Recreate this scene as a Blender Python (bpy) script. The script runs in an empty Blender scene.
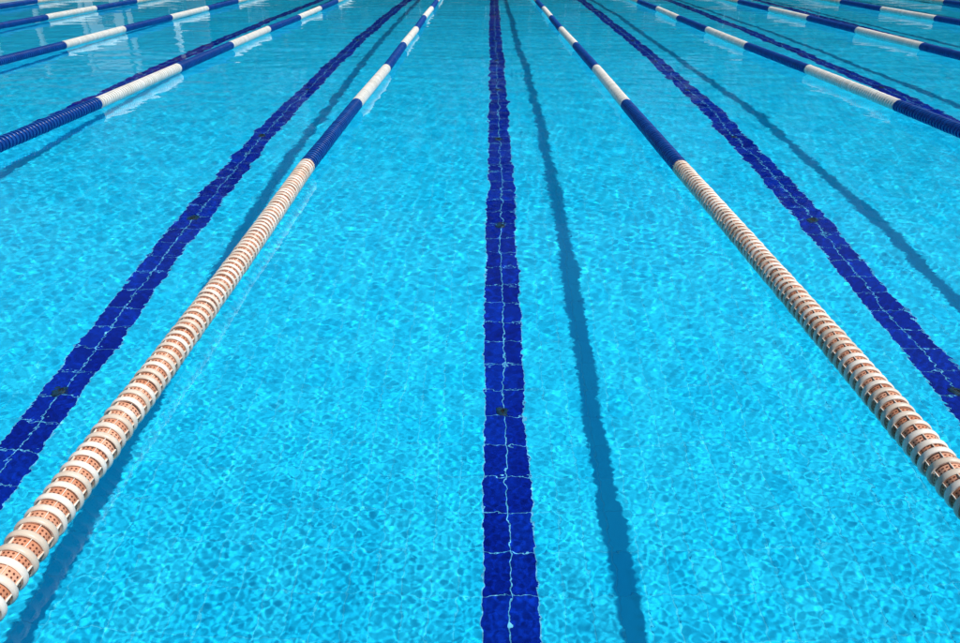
import bpy, math, random
import numpy as np
from mathutils import Vector

random.seed(7)
RNG = np.random.default_rng(11)
R = math.radians
SC = bpy.context.scene
COL = SC.collection

# ------------------------------------------------------------------ camera
WATER_Z = 0.0
CAM_H = 1.428
PITCH = 27.12
cam_d = bpy.data.cameras.new('camera')
cam = bpy.data.objects.new('camera', cam_d)
COL.objects.link(cam)
cam.location = (0.0, 0.0, CAM_H)
cam.rotation_euler = (R(90 - PITCH), 0, R(0.74))
cam_d.sensor_width = 36
cam_d.lens = 28.0
cam_d.clip_start = 0.02
cam_d.clip_end = 3000
SC.camera = cam

# ------------------------------------------------------------------ sky, sun, exposure
SUN_EL, SUN_AZ = 60.0, -20.0          # azimuth measured from +X towards +Y: from the right, a little behind
world = bpy.data.worlds.new('World')
SC.world = world
world.use_nodes = True
wn = world.node_tree
wn.nodes.clear()
sky = wn.nodes.new('ShaderNodeTexSky')
sky.sky_type = 'NISHITA'
sky.sun_disc = False
sky.sun_elevation = R(SUN_EL)
sky.sun_rotation = R(90 - SUN_AZ)
bg = wn.nodes.new('ShaderNodeBackground')
bg.inputs['Strength'].default_value = 0.052
wo = wn.nodes.new('ShaderNodeOutputWorld')
wn.links.new(sky.outputs[0], bg.inputs[0])
wn.links.new(bg.outputs[0], wo.inputs[0])

sun_d = bpy.data.lights.new('sun', 'SUN')
sun_d.energy = 4.6
sun_d.angle = R(0.6)
sun_d.color = (1.0, 0.96, 0.90)
sun = bpy.data.objects.new('sun', sun_d)
COL.objects.link(sun)
sv = Vector((math.cos(R(SUN_EL)) * math.cos(R(SUN_AZ)), math.cos(R(SUN_EL)) * math.sin(R(SUN_AZ)), math.sin(R(SUN_EL))))
sun.rotation_euler = sv.to_track_quat('Z', 'Y').to_euler()
sun.location = (8, -3, 14)
sun_d.cycles.is_caustics_light = True   # real refracted sunlight on the pool floor

SC.view_settings.view_transform = 'Standard'
SC.view_settings.look = 'None'
SC.view_settings.exposure = 0.0
SC.view_settings.gamma = 1.0
SC.view_settings.use_curve_mapping = False
SC.cycles.max_bounces = 7
SC.cycles.diffuse_bounces = 3
SC.cycles.glossy_bounces = 3
SC.cycles.transmission_bounces = 6
SC.cycles.use_adaptive_sampling = True
SC.cycles.adaptive_threshold = 0.02
SC.cycles.sample_clamp_indirect = 4.0
SC.cycles.use_denoising = True

# ------------------------------------------------------------------ materials
def mat(name, col, rough=0.5, spec=0.5):
    m = bpy.data.materials.new(name)
    m.use_nodes = True
    b = m.node_tree.nodes['Principled BSDF']
    b.inputs['Base Color'].default_value = (*col, 1)
    b.inputs['Roughness'].default_value = rough
    b.inputs['Specular IOR Level'].default_value = spec
    return m

def vary(m, c1, c2, scale=6.0, island=False, detail=4.0, use_object=True):
    """break the base colour up with noise and a random shift per piece"""
    nt = m.node_tree; N = nt.nodes; L = nt.links
    b = N['Principled BSDF']
    tc = N.new('ShaderNodeTexCoord')
    no = N.new('ShaderNodeTexNoise')
    no.inputs['Scale'].default_value = scale
    no.inputs['Detail'].default_value = detail
    geo = N.new('ShaderNodeNewGeometry')
    L.new(geo.outputs['Position'], no.inputs['Vector'])
    src = no.outputs['Fac']
    if island:
        ad = N.new('ShaderNodeMath'); ad.operation = 'ADD'
        oi = N.new('ShaderNodeObjectInfo')
        r = N.new('ShaderNodeMath'); r.operation = 'ADD'
        L.new(geo.outputs['Random Per Island'], r.inputs[0]); L.new(oi.outputs['Random'], r.inputs[1])
        f = N.new('ShaderNodeMath'); f.operation = 'FRACT'
        L.new(r.outputs[0], f.inputs[0])
        mu = N.new('ShaderNodeMath'); mu.operation = 'MULTIPLY_ADD'
        mu.inputs[1].default_value = 0.7; mu.inputs[2].default_value = -0.35
        L.new(f.outputs[0], mu.inputs[0])
        L.new(src, ad.inputs[0]); L.new(mu.outputs[0], ad.inputs[1])
        src = ad.outputs[0]
    ra = N.new('ShaderNodeMapRange')
    ra.inputs['From Min'].default_value = 0.2; ra.inputs['From Max'].default_value = 0.8
    L.new(src, ra.inputs['Value'])
    mx = N.new('ShaderNodeMix'); mx.data_type = 'RGBA'
    mx.inputs['A'].default_value = (*c1, 1); mx.inputs['B'].default_value = (*c2, 1)
    L.new(ra.outputs[0], mx.inputs['Factor'])
    L.new(mx.outputs['Result'], b.inputs['Base Color'])
    return m

M = {}
M['tile_light'] = vary(mat('light_pool_tile', (0.02, 0.42, 0.80), 0.9, 0.0), (0.010, 0.62, 0.93), (0.022, 0.68, 0.96), 3.0, True)
M['tile_dark'] = vary(mat('dark_blue_tile', (0.003, 0.01, 0.26), 0.9, 0.0), (0.001, 0.014, 0.27), (0.002, 0.030, 0.38), 5.0, True)
M['floor_grout'] = vary(mat('turquoise_grout', (0.05, 0.68, 0.93), 0.9, 0.0), (0.015, 0.66, 0.95), (0.12, 0.76, 0.97), 7.0)
M['grout'] = vary(mat('pale_grout', (0.15, 0.62, 0.85), 0.9, 0.0), (0.10, 0.50, 0.80), (0.28, 0.70, 0.90), 9.0)

M['float_cream'] = vary(mat('cream_plastic', (0.80, 0.72, 0.62), 0.4), (0.66, 0.56, 0.46), (0.84, 0.79, 0.72), 30.0, True)
M['float_orange'] = vary(mat('orange_plastic', (0.62, 0.2, 0.09), 0.45), (0.60, 0.25, 0.14), (0.80, 0.42, 0.28), 40.0, True)
M['float_hole_shade'] = mat('painted_hole_shade', (0.13, 0.03, 0.015), 0.8)  # shade inside the float perforations, painted as flat dark dots on the drum
M['float_white'] = vary(mat('white_plastic', (0.80, 0.79, 0.75), 0.4), (0.70, 0.69, 0.64), (0.84, 0.83, 0.80), 12.0, True)
M['float_blue'] = vary(mat('blue_plastic', (0.004, 0.05, 0.30), 0.35), (0.002, 0.045, 0.25), (0.004, 0.075, 0.34), 12.0, True)
M['steel'] = mat('steel', (0.55, 0.56, 0.57), 0.3); M['steel'].node_tree.nodes['Principled BSDF'].inputs['Metallic'].default_value = 1.0
M['inlet'] = vary(mat('dark_green_fitting', (0.015, 0.045, 0.045), 0.5), (0.003, 0.02, 0.05), (0.008, 0.04, 0.07), 40.0)
M['black'] = mat('black_rubber_and_hole_shade', (0.01, 0.01, 0.012), 0.7)
M['deck'] = vary(mat('deck_stone', (0.42, 0.40, 0.36), 0.75), (0.34, 0.32, 0.28), (0.48, 0.46, 0.42), 2.5, True)
M['wall_tile'] = vary(mat('pool_wall_tile', (0.02, 0.40, 0.78), 0.9, 0.0), (0.008, 0.58, 0.88), (0.03, 0.64, 0.92), 3.0, True)
M['grass'] = vary(mat('lawn', (0.05, 0.09, 0.02), 0.9), (0.035, 0.07, 0.015), (0.07, 0.11, 0.03), 1.5)
M['leaf'] = vary(mat('leaf', (0.04, 0.09, 0.03), 0.6), (0.02, 0.05, 0.018), (0.05, 0.09, 0.03), 0.8, True)
M['bark'] = vary(mat('bark', (0.10, 0.06, 0.04), 0.9), (0.07, 0.04, 0.03), (0.14, 0.09, 0.06), 8.0)
M['white_paint'] = vary(mat('white_paint', (0.78, 0.78, 0.76), 0.5), (0.72, 0.72, 0.70), (0.80, 0.80, 0.79), 3.0)
M['roof'] = vary(mat('brown_roof', (0.16, 0.07, 0.04), 0.8), (0.12, 0.05, 0.03), (0.2, 0.09, 0.05), 5.0)
M['block_blue'] = mat('block_grip', (0.01, 0.05, 0.25), 0.8)

wm = bpy.data.materials.new('pool_water')
wm.use_nodes = True
N = wm.node_tree.nodes; L = wm.node_tree.links
N.clear()
gl = N.new('ShaderNodeBsdfGlass')
gl.inputs['IOR'].default_value = 1.333
gl.inputs['Roughness'].default_value = 0.0
gl.inputs['Color'].default_value = (0.90, 0.99, 1.0, 1)
wg = N.new('ShaderNodeNewGeometry')
wno = N.new('ShaderNodeTexNoise')          # hair-fine ripples on top of the modelled waves
wno.inputs['Scale'].default_value = 26.0
wno.inputs['Detail'].default_value = 2.0
wno.inputs['Distortion'].default_value = 0.4
wbu = N.new('ShaderNodeBump')
wbu.inputs['Strength'].default_value = 1.0
wbu.inputs['Distance'].default_value = 0.0003
L.new(wg.outputs['Position'], wno.inputs['Vector'])
wn2 = N.new('ShaderNodeTexNoise')
wn2.inputs['Scale'].default_value = 9.0
wn2.inputs['Detail'].default_value = 1.0
wad = N.new('ShaderNodeMath'); wad.operation = 'MULTIPLY_ADD'; wad.inputs[1].default_value = 1.2
L.new(wg.outputs['Position'], wn2.inputs['Vector'])
L.new(wn2.outputs['Fac'], wad.inputs[0]); L.new(wno.outputs['Fac'], wad.inputs[2])
L.new(wad.outputs[0], wbu.inputs['Height'])
L.new(wbu.outputs['Normal'], gl.inputs['Normal'])
mo = N.new('ShaderNodeOutputMaterial')
L.new(gl.outputs[0], mo.inputs['Surface'])
M['water'] = wm

# ------------------------------------------------------------------ helpers
def tag(o, label=None, cat=None, group=None, kind=None):
    if label: o['label'] = label
    if cat: o['category'] = cat
    if group: o['group'] = group
    if kind: o['kind'] = kind
    return o

def mesh_np(name, V, F, smooth=False):
    """mesh from an (n,3) vertex array and an (m,4) quad array"""
    me = bpy.data.meshes.new(name)
    V = np.asarray(V, dtype=np.float32); F = np.asarray(F, dtype=np.int32)
    me.vertices.add(len(V)); me.vertices.foreach_set('co', V.ravel())
    k = F.shape[1]
    me.loops.add(F.size); me.loops.foreach_set('vertex_index', F.ravel())
    me.polygons.add(len(F))
    me.polygons.foreach_set('loop_start', np.arange(0, F.size, k, dtype=np.int32))
    me.update(calc_edges=True)
    me.polygons.foreach_set('use_smooth', np.full(len(F), bool(smooth)))
    return me

def link(name, me, material=None, parent=None, receiver=True):
    o = bpy.data.objects.new(name, me)
    COL.objects.link(o)
    if material is not None:
        if len(me.materials) == 0: me.materials.append(material)
        elif me.materials[0] != material:
            o.material_slots[0].link = 'OBJECT'; o.material_slots[0].material = material
    if parent is not None: o.parent = parent
    o.cycles.is_caustics_receiver = receiver
    return o

SL_FINE, SL_MID, SL_LONG = 0.0074, 0.0070, 0.008   # rms slopes of the ripples, wavelets and swell

def box_arrays(lo, hi):
    (a, b, c), (d, e, f) = lo, hi
    V = [[a,b,c],[d,b,c],[d,e,c],[a,e,c],[a,b,f],[d,b,f],[d,e,f],[a,e,f]]
    Q = [[3,2,1,0],[4,5,6,7],[0,1,5,4],[1,2,6,5],[2,3,7,6],[3,0,4,7]]
    return V, Q

def join(parts):
    V, Q, n = [], [], 0
    for v, q in parts:
        v = np.asarray(v, dtype=float); q = np.asarray(q)
        V.append(v); Q.append(q + n); n += len(v)
    return np.concatenate(V), np.concatenate(Q)

def lathe(profile, seg, closed=False, y0=0.0):
    """revolve (r, y) points about the Y axis"""
    p = np.asarray(profile, dtype=float)
    a = np.arange(seg) * 2 * math.pi / seg
    V = np.stack([p[:, 0][:, None] * np.cos(a), np.repeat(p[:, 1][:, None] + y0, seg, 1), p[:, 0][:, None] * np.sin(a)], 2).reshape(-1, 3)
    Q = []
    m = len(p)
    for i in range(m if closed else m - 1):
        j = (i + 1) % m
        for k in range(seg):
            l = (k + 1) % seg
            Q.append([i*seg+k, j*seg+k, j*seg+l, i*seg+l])
    return V, np.array(Q)

def smooth_by_angle(me, deg=35):
    me.update()
    me.polygons.foreach_set('use_smooth', np.ones(len(me.polygons), dtype=bool))
    me.set_sharp_from_angle(angle=R(deg))

# ------------------------------------------------------------------ pool basin
DEPTH = 1.78
X0, X1 = -12.6, 12.85                 # side walls
Y0, Y1 = 0.10, 25.10                  # near and far end walls
FLOOR_Z = -DEPTH
DECK_Z = 0.14
TW, TL, GAP, GAPL = 2.5 / 21, 0.226, 0.0042, 0.0028    # tile pitch across, along, joints
LANE_X = 0.10                         # centre of the near lane line
LANES = range(-5, 5)

ground_me = mesh_np('ground', *join([
    ([[-400, 32, -0.05], [400, 32, -0.05], [400, 700, -0.05], [-400, 700, -0.05]], [[0,1,2,3]]),
    ([[-400, -400, -0.05], [400, -400, -0.05], [400, -7, -0.05], [-400, -7, -0.05]], [[0,1,2,3]]),
    ([[-400, -7, -0.05], [-19, -7, -0.05], [-19, 32, -0.05], [-400, 32, -0.05]], [[0,1,2,3]]),
    ([[19, -7, -0.05], [400, -7, -0.05], [400, 32, -0.05], [19, 32, -0.05]], [[0,1,2,3]])]))
tag(link('ground', ground_me, M['grass'], receiver=False), 'lawn around the pool area', 'lawn', kind='structure')
deck_me = mesh_np('pool_deck', *join([
    box_arrays((-19, Y1, -0.3), (19, 32, DECK_Z)), box_arrays((-19, -7, -0.3), (19, Y0, DECK_Z)),
    box_arrays((-19, Y0 + .001, -0.3), (X0, Y1 - .001, DECK_Z)), box_arrays((X1, Y0 + .001, -0.3), (19, Y1 - .001, DECK_Z))]))
tag(link('pool_deck', deck_me, M['deck'], receiver=False), 'pale stone deck around the pool', 'deck', kind='structure')
for lo, hi in (((X0 - .2, Y0 - .2, FLOOR_Z - .1), (X1 + .2, Y0 + .001, -0.302)), ((X0 - .2, Y1 - .001, FLOOR_Z - .1), (X1 + .2, Y1 + .2, -0.302)),
               ((X0 - .2, Y0, FLOOR_Z - .1), (X0 + .001, Y1, -0.302)), ((X1 - .001, Y0, FLOOR_Z - .1), (X1 + .2, Y1, -0.302))):
    tag(link('pool_wall', mesh_np('pool_wall', *box_arrays(lo, hi)), M['wall_tile']), 'turquoise tiled wall of the pool basin', 'pool wall', kind='structure')

# ------------------------------------------------------------------ water
ZR = 0.057                                      # rope axis above the still water
def drift(k, y):                                # a rope is never dead straight on the water
    e = math.sin(math.pi * min(max((y - Y0) / (Y1 - Y0), 0), 1))
    if k == 0:   # near left rope: pulled a little to the left around the colour change
        return -0.009 * y - 0.045 * math.exp(-((y - 5.6) / 2.2) ** 2) - 0.008 * math.sin(y * 1.3) * e
    if k == 1:
        return -0.009 * y + 0.01 * math.sin(y * 0.8) * e
    return -0.009 * y + (0.03 * math.sin(y * 0.55 + k * 1.9) + 0.010 * math.sin(y * 1.4 + k)) * e
def axis(a, b, step):
    out = [a]
    while out[-1] < b:
        out.append(out[-1] + step(out[-1]))
    out[-1] = b
    return np.array(out)
ystep = lambda y: 0.0055 + max(0.0, y - 2.5) * 0.0031 + (0.03 if y < 0.8 else 0.0)
ys = axis(Y0 + 0.002, Y1 - 0.002, ystep)
NC, NO = 900, 26                                # columns: fine in the middle of the sheet, coarse towards the side walls
half = np.minimum(0.74 * (ys + 1.2) + 0.40, 11.8)
uc = np.linspace(-1, 1, NC)
uo = np.linspace(0, 1, NO + 1)[1:]
GX = np.concatenate([(X0 + .002) + (-half[:, None] - X0 - .002) * (1 - uo[::-1])[None, :], half[:, None] * uc[None, :],
                     half[:, None] + (X1 - .002 - half[:, None]) * uo[None, :]], 1).astype(np.float32)
GY = np.repeat(ys[:, None], GX.shape[1], 1).astype(np.float32)
DX = np.gradient(GX, axis=1)
DY = np.array([ystep(y) for y in ys], dtype=np.float32)[:, None]
H = np.zeros_like(GX)
def waves(n, lmin, lmax, slope, seed, spread=math.pi, mean=0.0):
    r = np.random.default_rng(seed)
    h = np.zeros_like(GX)
    for _ in range(n):
        lam = math.exp(r.uniform(math.log(lmin), math.log(lmax)))
        k = 2 * math.pi / lam
        a = mean + r.uniform(-spread, spread)
        amp = slope / k * math.sqrt(2.0 / n)
        # a wave fades out where the sheet's mesh is too coarse to carry it
        fade = np.clip(1.8 - 4.0 * abs(math.cos(a)) * DX / lam, 0, 1) * np.clip(1.8 - 4.0 * abs(math.sin(a)) * DY / lam, 0, 1)
        h += amp * fade * np.sin(k * (math.cos(a) * GX + math.sin(a) * GY) + r.uniform(0, 6.283))
    return h
patch = 0.95 + 0.28 * np.sin(GX * 0.9 + 1.3 * np.sin(GY * 0.5)) * np.sin(GY * 0.7 + 0.8 + np.sin(GX * 0.6))
H += waves(60, 0.0195, 0.052, SL_FINE, 1) * patch
H += waves(40, 0.05, 0.13, 0.0085, 8) * np.clip((GY - 2.4) / 3.0, 0.15, 1) * (1.6 - 0.6 * patch)
H += waves(26, 0.12, 0.70, SL_MID, 2)
H += waves(16, 0.18, 0.8, 0.010, 5, 0.5, math.pi / 2) * np.clip((GY - 3.0) / 5.0, 0, 1)   # chop further out
H += waves(10, 0.8, 3.2, SL_LONG, 3)
ny, nx = GX.shape
idx = np.arange(nx * ny).reshape(ny, nx)
F = np.stack([idx[:-1, :-1].ravel(), idx[:-1, 1:].ravel(), idx[1:, 1:].ravel(), idx[1:, :-1].ravel()], 1)
wme = mesh_np('water', np.stack([GX.ravel(), GY.ravel(), H.ravel()], 1), F, True)
water = link('water', wme, M['water'], receiver=False)
water.cycles.is_caustics_caster = True
tag(water, 'clear rippled turquoise swimming pool water', 'water', kind='structure')

# ------------------------------------------------------------------ pool floor
TILE_V = lambda w, l, h=0.0025, b=0.0012: np.array([[-w/2, -l/2, -h], [w/2, -l/2, -h], [w/2, l/2, -h], [-w/2, l/2, -h],
                  [-w/2+b, -l/2+b, 0], [w/2-b, -l/2+b, 0], [w/2-b, l/2-b, 0], [-w/2+b, l/2-b, 0]])
TILE_Q = np.array([[4,5,6,7], [0,1,5,4], [1,2,6,5], [2,3,7,6], [3,0,4,7]])
def tile_arrays(cx, cy, z):
    cx = np.asarray(cx); cy = np.asarray(cy); n = len(cx)
    dz = RNG.uniform(-0.0003, 0.0003, n)
    V = np.tile(TILE_V(TW - GAP, TL - GAPL), (n, 1, 1)) + np.stack([cx, cy, z + dz], 1)[:, None, :]
    Q = TILE_Q[None] + (np.arange(n) * 8)[:, None, None]
    return V.reshape(-1, 3), Q.reshape(-1, 4)
TILE_ME = mesh_np('tile', TILE_V(TW - GAP, TL - GAPL), TILE_Q)
TILE_DARK = mesh_np('lane_tile', TILE_V(TW - GAP, TL - GAPL), TILE_Q)

BED_Z = FLOOR_Z - 0.0016
floor = link('pool_floor', mesh_np('pool_floor', [[X0, Y0, BED_Z], [X1, Y0, BED_Z], [X1, Y1, BED_Z], [X0, Y1, BED_Z]], [[0, 1, 2, 3]]), M['floor_grout'])
tag(floor, 'turquoise tiled pool floor with pale joints under the water', 'pool floor', kind='structure')
YT = 0.105
cols = np.arange(math.ceil((X0 - LANE_X) / TW), math.floor((X1 - LANE_X) / TW))
rows = np.arange(0, int((Y1 - YT) / TL))
CI, RI = np.meshgrid(cols, rows)
CI = CI.ravel(); RI = RI.ravel()
lanecol = np.isin(CI % 21, [0, 20])
FIRST, LAST = 8, len(rows) - 8
tbar = np.isin(CI % 21, [18, 19, 20, 0, 1, 2]) & ((RI == FIRST - 1) | (RI == LAST + 1))
dark = (lanecol & (RI >= FIRST) & (RI <= LAST)) | tbar
px = LANE_X + (CI + 0.5) * TW; py = YT + (RI + 0.5) * TL
# light tiles: the 300 that show largest one by one, the rest as one mass
score = np.where(~dark, np.hypot(px - 0.1, np.where(py < 2.0, 40, py)), 99)
near = np.zeros(len(px), dtype=bool); near[np.argsort(score)[:300]] = True
V, Q = tile_arrays(px[~dark & ~near], py[~dark & ~near], FLOOR_Z)
tag(link('light_tiles', mesh_np('light_tiles', V, Q), M['tile_light'], floor), kind='stuff')
for x, y in zip(px[near], py[near]):
    o = link('tile', TILE_ME, M['tile_light'], floor); o.location = (x, y, FLOOR_Z + random.uniform(-.0003, .0003))
ORD = ['second lane to the left', 'lane just left of the middle', 'middle lane', 'lane just right of the middle', 'second lane to the right']
for k in LANES:
    cx = LANE_X + 2.5 * k
    line = bpy.data.objects.new('lane_line', None); COL.objects.link(line); line.location = (cx, YT + FIRST * TL, FLOOR_Z)
    lab = ('dark blue tiled lane line on the pool floor in the ' + ORD[k + 2]) if -2 <= k <= 2 else 'dark blue tiled lane line on the pool floor in an outer lane'
    tag(line, lab, 'lane line', 'dark blue lane lines on the pool floor', 'structure')
    yb, ye = 0.0, (LAST - FIRST + 1) * TL
    link('joint_bed', mesh_np('joint_bed', [[-TW - .003, yb, -.0011], [TW + .003, yb, -.0011], [TW + .003, ye, -.0011], [-TW - .003, ye, -.0011]], [[0, 1, 2, 3]]), M['grout'], line)
    sel = dark & (np.abs(px - cx) < 0.6)
    cut = 11.0 if abs(k) <= 1 else 0.0
    for x, y in zip(px[sel & (py < cut)], py[sel & (py < cut)]):
        o = link('tile', TILE_DARK, M['tile_dark'], line); o.location = (x - cx, y - line.location.y, random.uniform(-.0003, .0003))
    m = sel & (py >= cut)
    V, Q = tile_arrays(px[m] - cx, py[m] - line.location.y, 0)
    tag(link('lane_tiles', mesh_np('lane_tiles', V, Q), M['tile_dark'], line), kind='stuff')

# floor inlets: dark round fittings sitting on the lane lines
V1, Q1 = lathe([(0.0005, 0.004), (0.014, 0.004), (0.016, 0.012), (0.030, 0.013), (0.039, 0.007), (0.041, 0.0)], 20)
inl = mesh_np('floor_inlet', V1[:, [0, 2, 1]], Q1[:, ::-1]); smooth_by_angle(inl)
inl.materials.append(M['inlet']); inl.materials.append(M['black'])
inl.polygons.foreach_set('material_index', np.array([1] * 40 + [0] * 60, dtype=np.int32)); inl.update()  # black faces paint the dark inside the inlet's centre hole
for k in LANES:
    for j in range(10):
        o = link('floor_inlet', inl, None, floor)
        o.location = (LANE_X + 2.5 * k - 0.01, 3.53 + 2.20 * j, FLOOR_Z + 0.0005); o.rotation_euler.z = random.uniform(0, 6)

# ------------------------------------------------------------------ lane ropes
PITCH_F = 0.0467
RIM_W = 0.0205
RO = 0.0545
h2, g2 = RIM_W / 2, (PITCH_F - RIM_W) / 2
rim_p = [(0.041, -h2 + .003), (RO - .0050, -h2), (RO - .0018, -h2 + .0022), (RO - .0003, -h2 + .006), (RO - .0003, h2 - .006), (RO - .0018, h2 - .0022), (RO - .0050, h2), (0.041, h2 - .003)]
drum_p = [(0.0405, -g2 - .004), (0.0445, -g2), (0.0422, 0), (0.0445, g2), (0.0405, g2 + .004)]
SEG = 28
rim_parts = [lathe(rim_p, SEG, True)]
NR = 6
for r_ in range(NR):                               # thin ribs bridging the gap to the next rim
    a = r_ * 2 * math.pi / NR
    v, q = box_arrays((-0.0011, h2 - .003, 0.040), (0.0011, h2 + 2 * g2 + .003, 0.0474))
    v = np.array(v); c, s_ = math.cos(a), math.sin(a)
    rim_parts.append((np.stack([v[:, 0] * c + v[:, 2] * s_, v[:, 1], -v[:, 0] * s_ + v[:, 2] * c], 1), q))
RIM = mesh_np('float', *join(rim_parts)); smooth_by_angle(RIM, 40)
dv, dq = lathe(drum_p, SEG, False, PITCH_F / 2)
parts = [(dv, dq)]; nd = len(dq)
for r_ in range(NR):
    for i_ in range(3):
        for j_ in (-1, 1):
            a0 = (r_ + (i_ + 0.85) / 3.7) * 2 * math.pi / NR; yy = PITCH_F / 2 + j_ * 0.0055
            vv = []
            for t in range(8):
                ta = t * math.pi / 4
                da = 0.0030 * math.cos(ta) / 0.042; dy = 0.0028 * math.sin(ta)
                rr = 0.0443
                vv.append([rr * math.sin(a0 + da), yy + dy, rr * math.cos(a0 + da)])
            parts.append((np.array(vv), np.array([[0, 1, 2, 3], [0, 3, 4, 7], [4, 5, 6, 7]])))
v, q = join(parts)
DRUM = mesh_np('drum', v, q)
DRUM.materials.append(M['float_orange']); DRUM.materials.append(M['float_hole_shade'])
DRUM.polygons.foreach_set('material_index', np.array([0] * nd + [1] * (len(q) - nd), dtype=np.int32))
DRUM.polygons.foreach_set('use_smooth', np.array([True] * nd + [False] * (len(q) - nd))); DRUM.update()

def section_mesh(n, two):
    sp = [(0.0405, -PITCH_F / 2), (0.0405, -h2 - .0002), (RO - .003, -h2), (RO, -h2 + .004), (RO, h2 - .004), (RO - .003, h2), (0.0405, h2 + .0002), (0.0405, PITCH_F / 2)]
    v, q = lathe(sp, 18)
    r = np.random.default_rng(n)
    ps = []
    for i in range(n):
        a = r.normal(0, 0.018, 2)
        w = v.copy(); w[:, 1] += a[0] * v[:, 0] + a[1] * v[:, 2] + (i + 0.5) * PITCH_F
        w[:, 2] += r.normal(0, 0.0008)
        ps.append((w, q))
    me = mesh_np('float_section', *join(ps)); smooth_by_angle(me, 40)
    if two:
        me.materials.append(M['float_cream']); me.materials.append(M['float_orange'])
        row = np.repeat(np.array([1, 0, 0, 0, 0, 0, 1]), 18)
        me.polygons.foreach_set('material_index', np.tile(row, n).astype(np.int32)); me.update()
    return me
NSEC, NEND = 46, 98
SEC_LEN = NSEC * PITCH_F
SEC = [section_mesh(NSEC, False) for _ in range(1)][0]
SEC.materials.append(M['float_white'])
ENDSEC = section_mesh(NEND, True)
YZ = 4.98                                       # end of the orange five-metre zone
hook_v, hook_q = join([lathe([(0.006, Y0 + .001), (0.03, Y0 + .002), (0.03, Y0 + .012), (0.012, Y0 + .016), (0.012, Y0 + .09), (0.02, Y0 + .1), (0.02, Y0 + .22), (0.008, Y0 + .235)], 12)])
HOOK = mesh_np('tensioner', hook_v, hook_q); smooth_by_angle(HOOK)

ROPES = {-4: 'white and blue lane rope at the far left edge', -3: 'white and blue lane rope in the top left corner of the pool',
         -2: 'white and blue lane rope, third to the left of the middle lane line', -1: 'white and blue lane rope, second to the left of the middle lane line',
         0: 'lane rope with near cream and orange floats, left of the middle lane line',
         1: 'lane rope with near cream and orange floats, right of the middle lane line',
         2: 'blue and white lane rope, second to the right of the middle lane line', 3: 'blue and white lane rope, third to the right of the middle lane line',
         4: 'blue and white lane rope in the top right corner of the pool', 5: 'blue and white lane rope at the far right edge'}
for k, lab in ROPES.items():
    rx = -1.152 + 2.489 * k
    rope = bpy.data.objects.new('lane_rope', None); COL.objects.link(rope); rope.location = (rx, 0, ZR)
    tag(rope, lab, 'lane rope', 'lane ropes dividing the swimming lanes')
    cy = np.linspace(Y0 + 0.02, Y1 - 0.02, 60)
    cv, cq = lathe([(0.004, y) for y in cy], 6)
    cv[:, 0] += np.repeat([drift(k, y) for y in cy], 6)          # the wire follows the rope's curve
    link('cable', mesh_np('cable', cv, cq, True), M['steel'], rope)
    link('tensioner', HOOK, M['steel'], rope)
    def place(o, ya, yb):
        xa, xb = drift(k, ya), drift(k, yb)
        o.location = (xa, ya, random.uniform(-.001, .001)); o.rotation_euler = (0, random.uniform(0, 6), -math.atan2(xb - xa, yb - ya))
    ya = YZ - NEND * PITCH_F
    if k in (0, 1):
        for i in range(NEND):
            y = ya + (i + 0.5) * PITCH_F
            f = link('float', RIM, M['float_cream'], rope)
            f.location = (drift(k, y) + random.gauss(0, .0006), y + random.gauss(0, .0013), random.gauss(0, .0008))
            f.rotation_euler = (random.gauss(0, R(2.0)), (0.45 if k == 0 else -0.35) + random.gauss(0, 0.05) + 0.1 * math.sin(y * 0.9), random.gauss(0, R(2.0)))
            d = link('drum', DRUM, None, f)
    else:
        o = link('cream_orange_float_section', ENDSEC, None, rope); place(o, ya, YZ); tag(o, kind='stuff')
    for j in range(7):
        y = YZ + j * SEC_LEN
        white = j % 2 == 1
        o = link('white_float_section' if white else 'blue_float_section', SEC, M['float_white'] if white else M['float_blue'], rope)
        place(o, y, y + SEC_LEN); tag(o, kind='stuff')
    y = YZ + 7 * SEC_LEN
    o = link('cream_orange_float_section', ENDSEC, None, rope); place(o, y, y + NEND * PITCH_F); tag(o, kind='stuff')

# ------------------------------------------------------------------ what stands beyond the far end and shows in the water
def bx(name, boxes, m, parent=None):
    return link(name, mesh_np(name, *join([box_arrays(*b) for b in boxes])), m, parent, receiver=False)
blk_me = {}
for k in LANES:
    cx = LANE_X + 2.5 * k - 0.03
    root = bpy.data.objects.new('starting_block', None); COL.objects.link(root); root.location = (cx, 25.35, DECK_Z)
    tag(root, 'dark starting block at the far end of a swimming lane', 'starting block', 'starting blocks along the far end')
    if not blk_me:
        v = np.array(box_arrays((-.26, 0, .60), (.26, .62, .64))[0]); v[:, 2] += v[:, 1] * 0.12
        blk_me['platform'] = (mesh_np('platform', v, box_arrays((0, 0, 0), (1, 1, 1))[1]), M['roof'])
        blk_me['pedestal'] = (mesh_np('pedestal', *join([box_arrays((-.17, .12, 0), (.17, .52, .605)), box_arrays((-.25, .05, 0), (.25, .58, .03))])), M['black'])
        blk_me['grab_rail'] = (mesh_np('grab_rail', *join([box_arrays((-.24, -.03, .45), (-.21, .0, .62)), box_arrays((.21, -.03, .45), (.24, .0, .62)), box_arrays((-.24, -.03, .42), (.24, 0, .449))])), M['steel'])
        blk_me['back_panel'] = (mesh_np('back_panel', *box_arrays((-.2, .55, .72), (.2, .58, 1.15))), M['black'])
    for n_, (me, m_) in blk_me.items():
        link(n_, me, m_, root, receiver=False)

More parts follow.
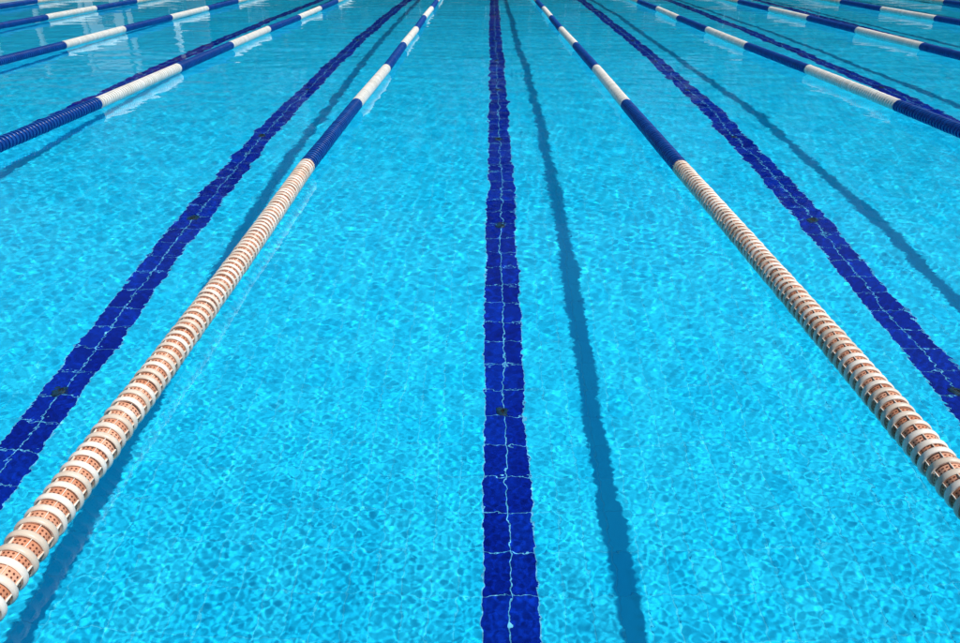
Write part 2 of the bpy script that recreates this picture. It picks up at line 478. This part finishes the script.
pav = bpy.data.objects.new('pavilion', None); COL.objects.link(pav); pav.location = (-16.5, 29.0, DECK_Z)
tag(pav, 'low open pavilion with white posts and brown roof beyond the pool', 'pavilion')
for i in range(7):
    bx('post', [((-5.1 + i * 1.7 - .07, -0.07, 0), (-5.1 + i * 1.7 + .07, .07, 2.75))], M['white_paint'], pav)
bx('roof', [((-5.6, -.6, 2.76), (5.6, 3.2, 2.95)), ((-4.6, .2, 2.951), (4.6, 2.6, 3.35))], M['roof'], pav)
bx('back_wall', [((-5.2, 2.8, 0), (5.2, 2.95, 2.75))], M['bark'], pav)
bx('white_panel', [((1.85, -.03, 0.25), (3.15, .03, 2.55))], M['white_paint'], pav)

def tree_meshes(seed, h):
    r = np.random.default_rng(seed)
    tp = []
    def limb(p, q, r0, r1):
        p, q = np.array(p, float), np.array(q, float)
        d = q - p; d /= np.linalg.norm(d); u = np.cross(d, [0.3, 0.9, 0.1]); u /= np.linalg.norm(u); w = np.cross(d, u)
        a = np.arange(7) * 2 * math.pi / 7
        c = np.cos(a)[:, None] * u + np.sin(a)[:, None] * w
        tp.append((np.concatenate([p + c * r0, q + c * r1]), np.array([[i, (i+1) % 7, 7+(i+1) % 7, 7+i] for i in range(7)])))
    limb((0, 0, 0), (.1, .05, h * .35), h * .028, h * .02); limb((.1, .05, h * .35), (0, 0, h * .75), h * .02, h * .008)
    cl = []
    for i in range(26):
        a = r.uniform(0, 6.28); z = r.uniform(.22, 1.0) * h
        rad = h * .30 * math.sqrt(max(0.05, 1 - ((z / h - .52) / .5) ** 2)) * r.uniform(.45, 1)
        c = np.array([math.cos(a) * rad, math.sin(a) * rad, z]); cl.append((c, h * r.uniform(.07, .13)))
        limb((0.05, 0.03, max(h * .2, z - rad * .9)), c, h * .008, h * .003)
    P = np.concatenate([c + r.normal(0, 1, (130, 3)) * s_ * [.75, .75, .55] for c, s_ in cl])
    n = len(P); sz = r.uniform(.10, .24, n)
    u = r.normal(0, 1, (n, 3)); u /= np.linalg.norm(u, axis=1)[:, None]
    w = np.cross(u, r.normal(0, 1, (n, 3))); w /= np.linalg.norm(w, axis=1)[:, None]
    V = np.stack([P - u * sz[:, None], P + w * sz[:, None] * .5, P + u * sz[:, None], P - w * sz[:, None] * .5], 1).reshape(-1, 3)
    return mesh_np('trunk', *join(tp), True), mesh_np('crown', V, np.arange(4 * n).reshape(-1, 4))
TREES = [tree_meshes(40 + i, hh) for i, hh in enumerate((12.5, 14.0, 11.0))]
for i in range(34):
    x = -48 + i * 2.95 + random.uniform(-.7, .7); y = random.choice((36.0, 39.0, 43.0)) + random.uniform(-.8, .8)
    t = bpy.data.objects.new('broadleaf_tree', None); COL.objects.link(t); t.location = (x, y, -0.05); t.rotation_euler.z = random.uniform(0, 6)
    sc_ = random.uniform(.85, 1.15); t.scale = (sc_, sc_, sc_)
    tag(t, 'dark green leafy tree beyond the far end of the pool', 'tree', 'trees beyond the far end of the pool')
    tm, cm = TREES[i % 3]
    link('trunk', tm, M['bark'], t, False); link('crown', cm, M['leaf'], t, False)

# hedges added in front of the trees to keep sky gaps out of the reflection
r = np.random.default_rng(77)
for i, (xa, xb) in enumerate(((-34, -12), (-12, 11), (11, 34))):
    n = 16000
    P = np.stack([r.uniform(0, xb - xa, n), r.uniform(-.6, .6, n), r.uniform(0, 1, n) ** .8 * 3.6 + .15 * np.sin(r.uniform(0, 40, n))], 1)
    u = r.normal(0, 1, (n, 3)); u /= np.linalg.norm(u, axis=1)[:, None]
    w = np.cross(u, r.normal(0, 1, (n, 3))); w /= np.linalg.norm(w, axis=1)[:, None]
    sz = r.uniform(.10, .2, n)[:, None]
    V = np.stack([P - u * sz, P + w * sz * .5, P + u * sz, P - w * sz * .5], 1).reshape(-1, 3)
    hd = bpy.data.objects.new('added_hedge', None); COL.objects.link(hd); hd.location = (xa, 34.0, -.05)
    tag(hd, 'dark green leaf screen added to block sky gaps behind the %s of the far deck' % ('left', 'middle', 'right')[i], 'added_hedge', 'added hedges behind the far deck')
    link('foliage', mesh_np('foliage', V, np.arange(4 * n).reshape(-1, 4)), M['leaf'], hd, False)
    bx('blocking_core', [((0.2, -.3, 0), (xb - xa - .2, .3, 3.1))], M['leaf'], hd)
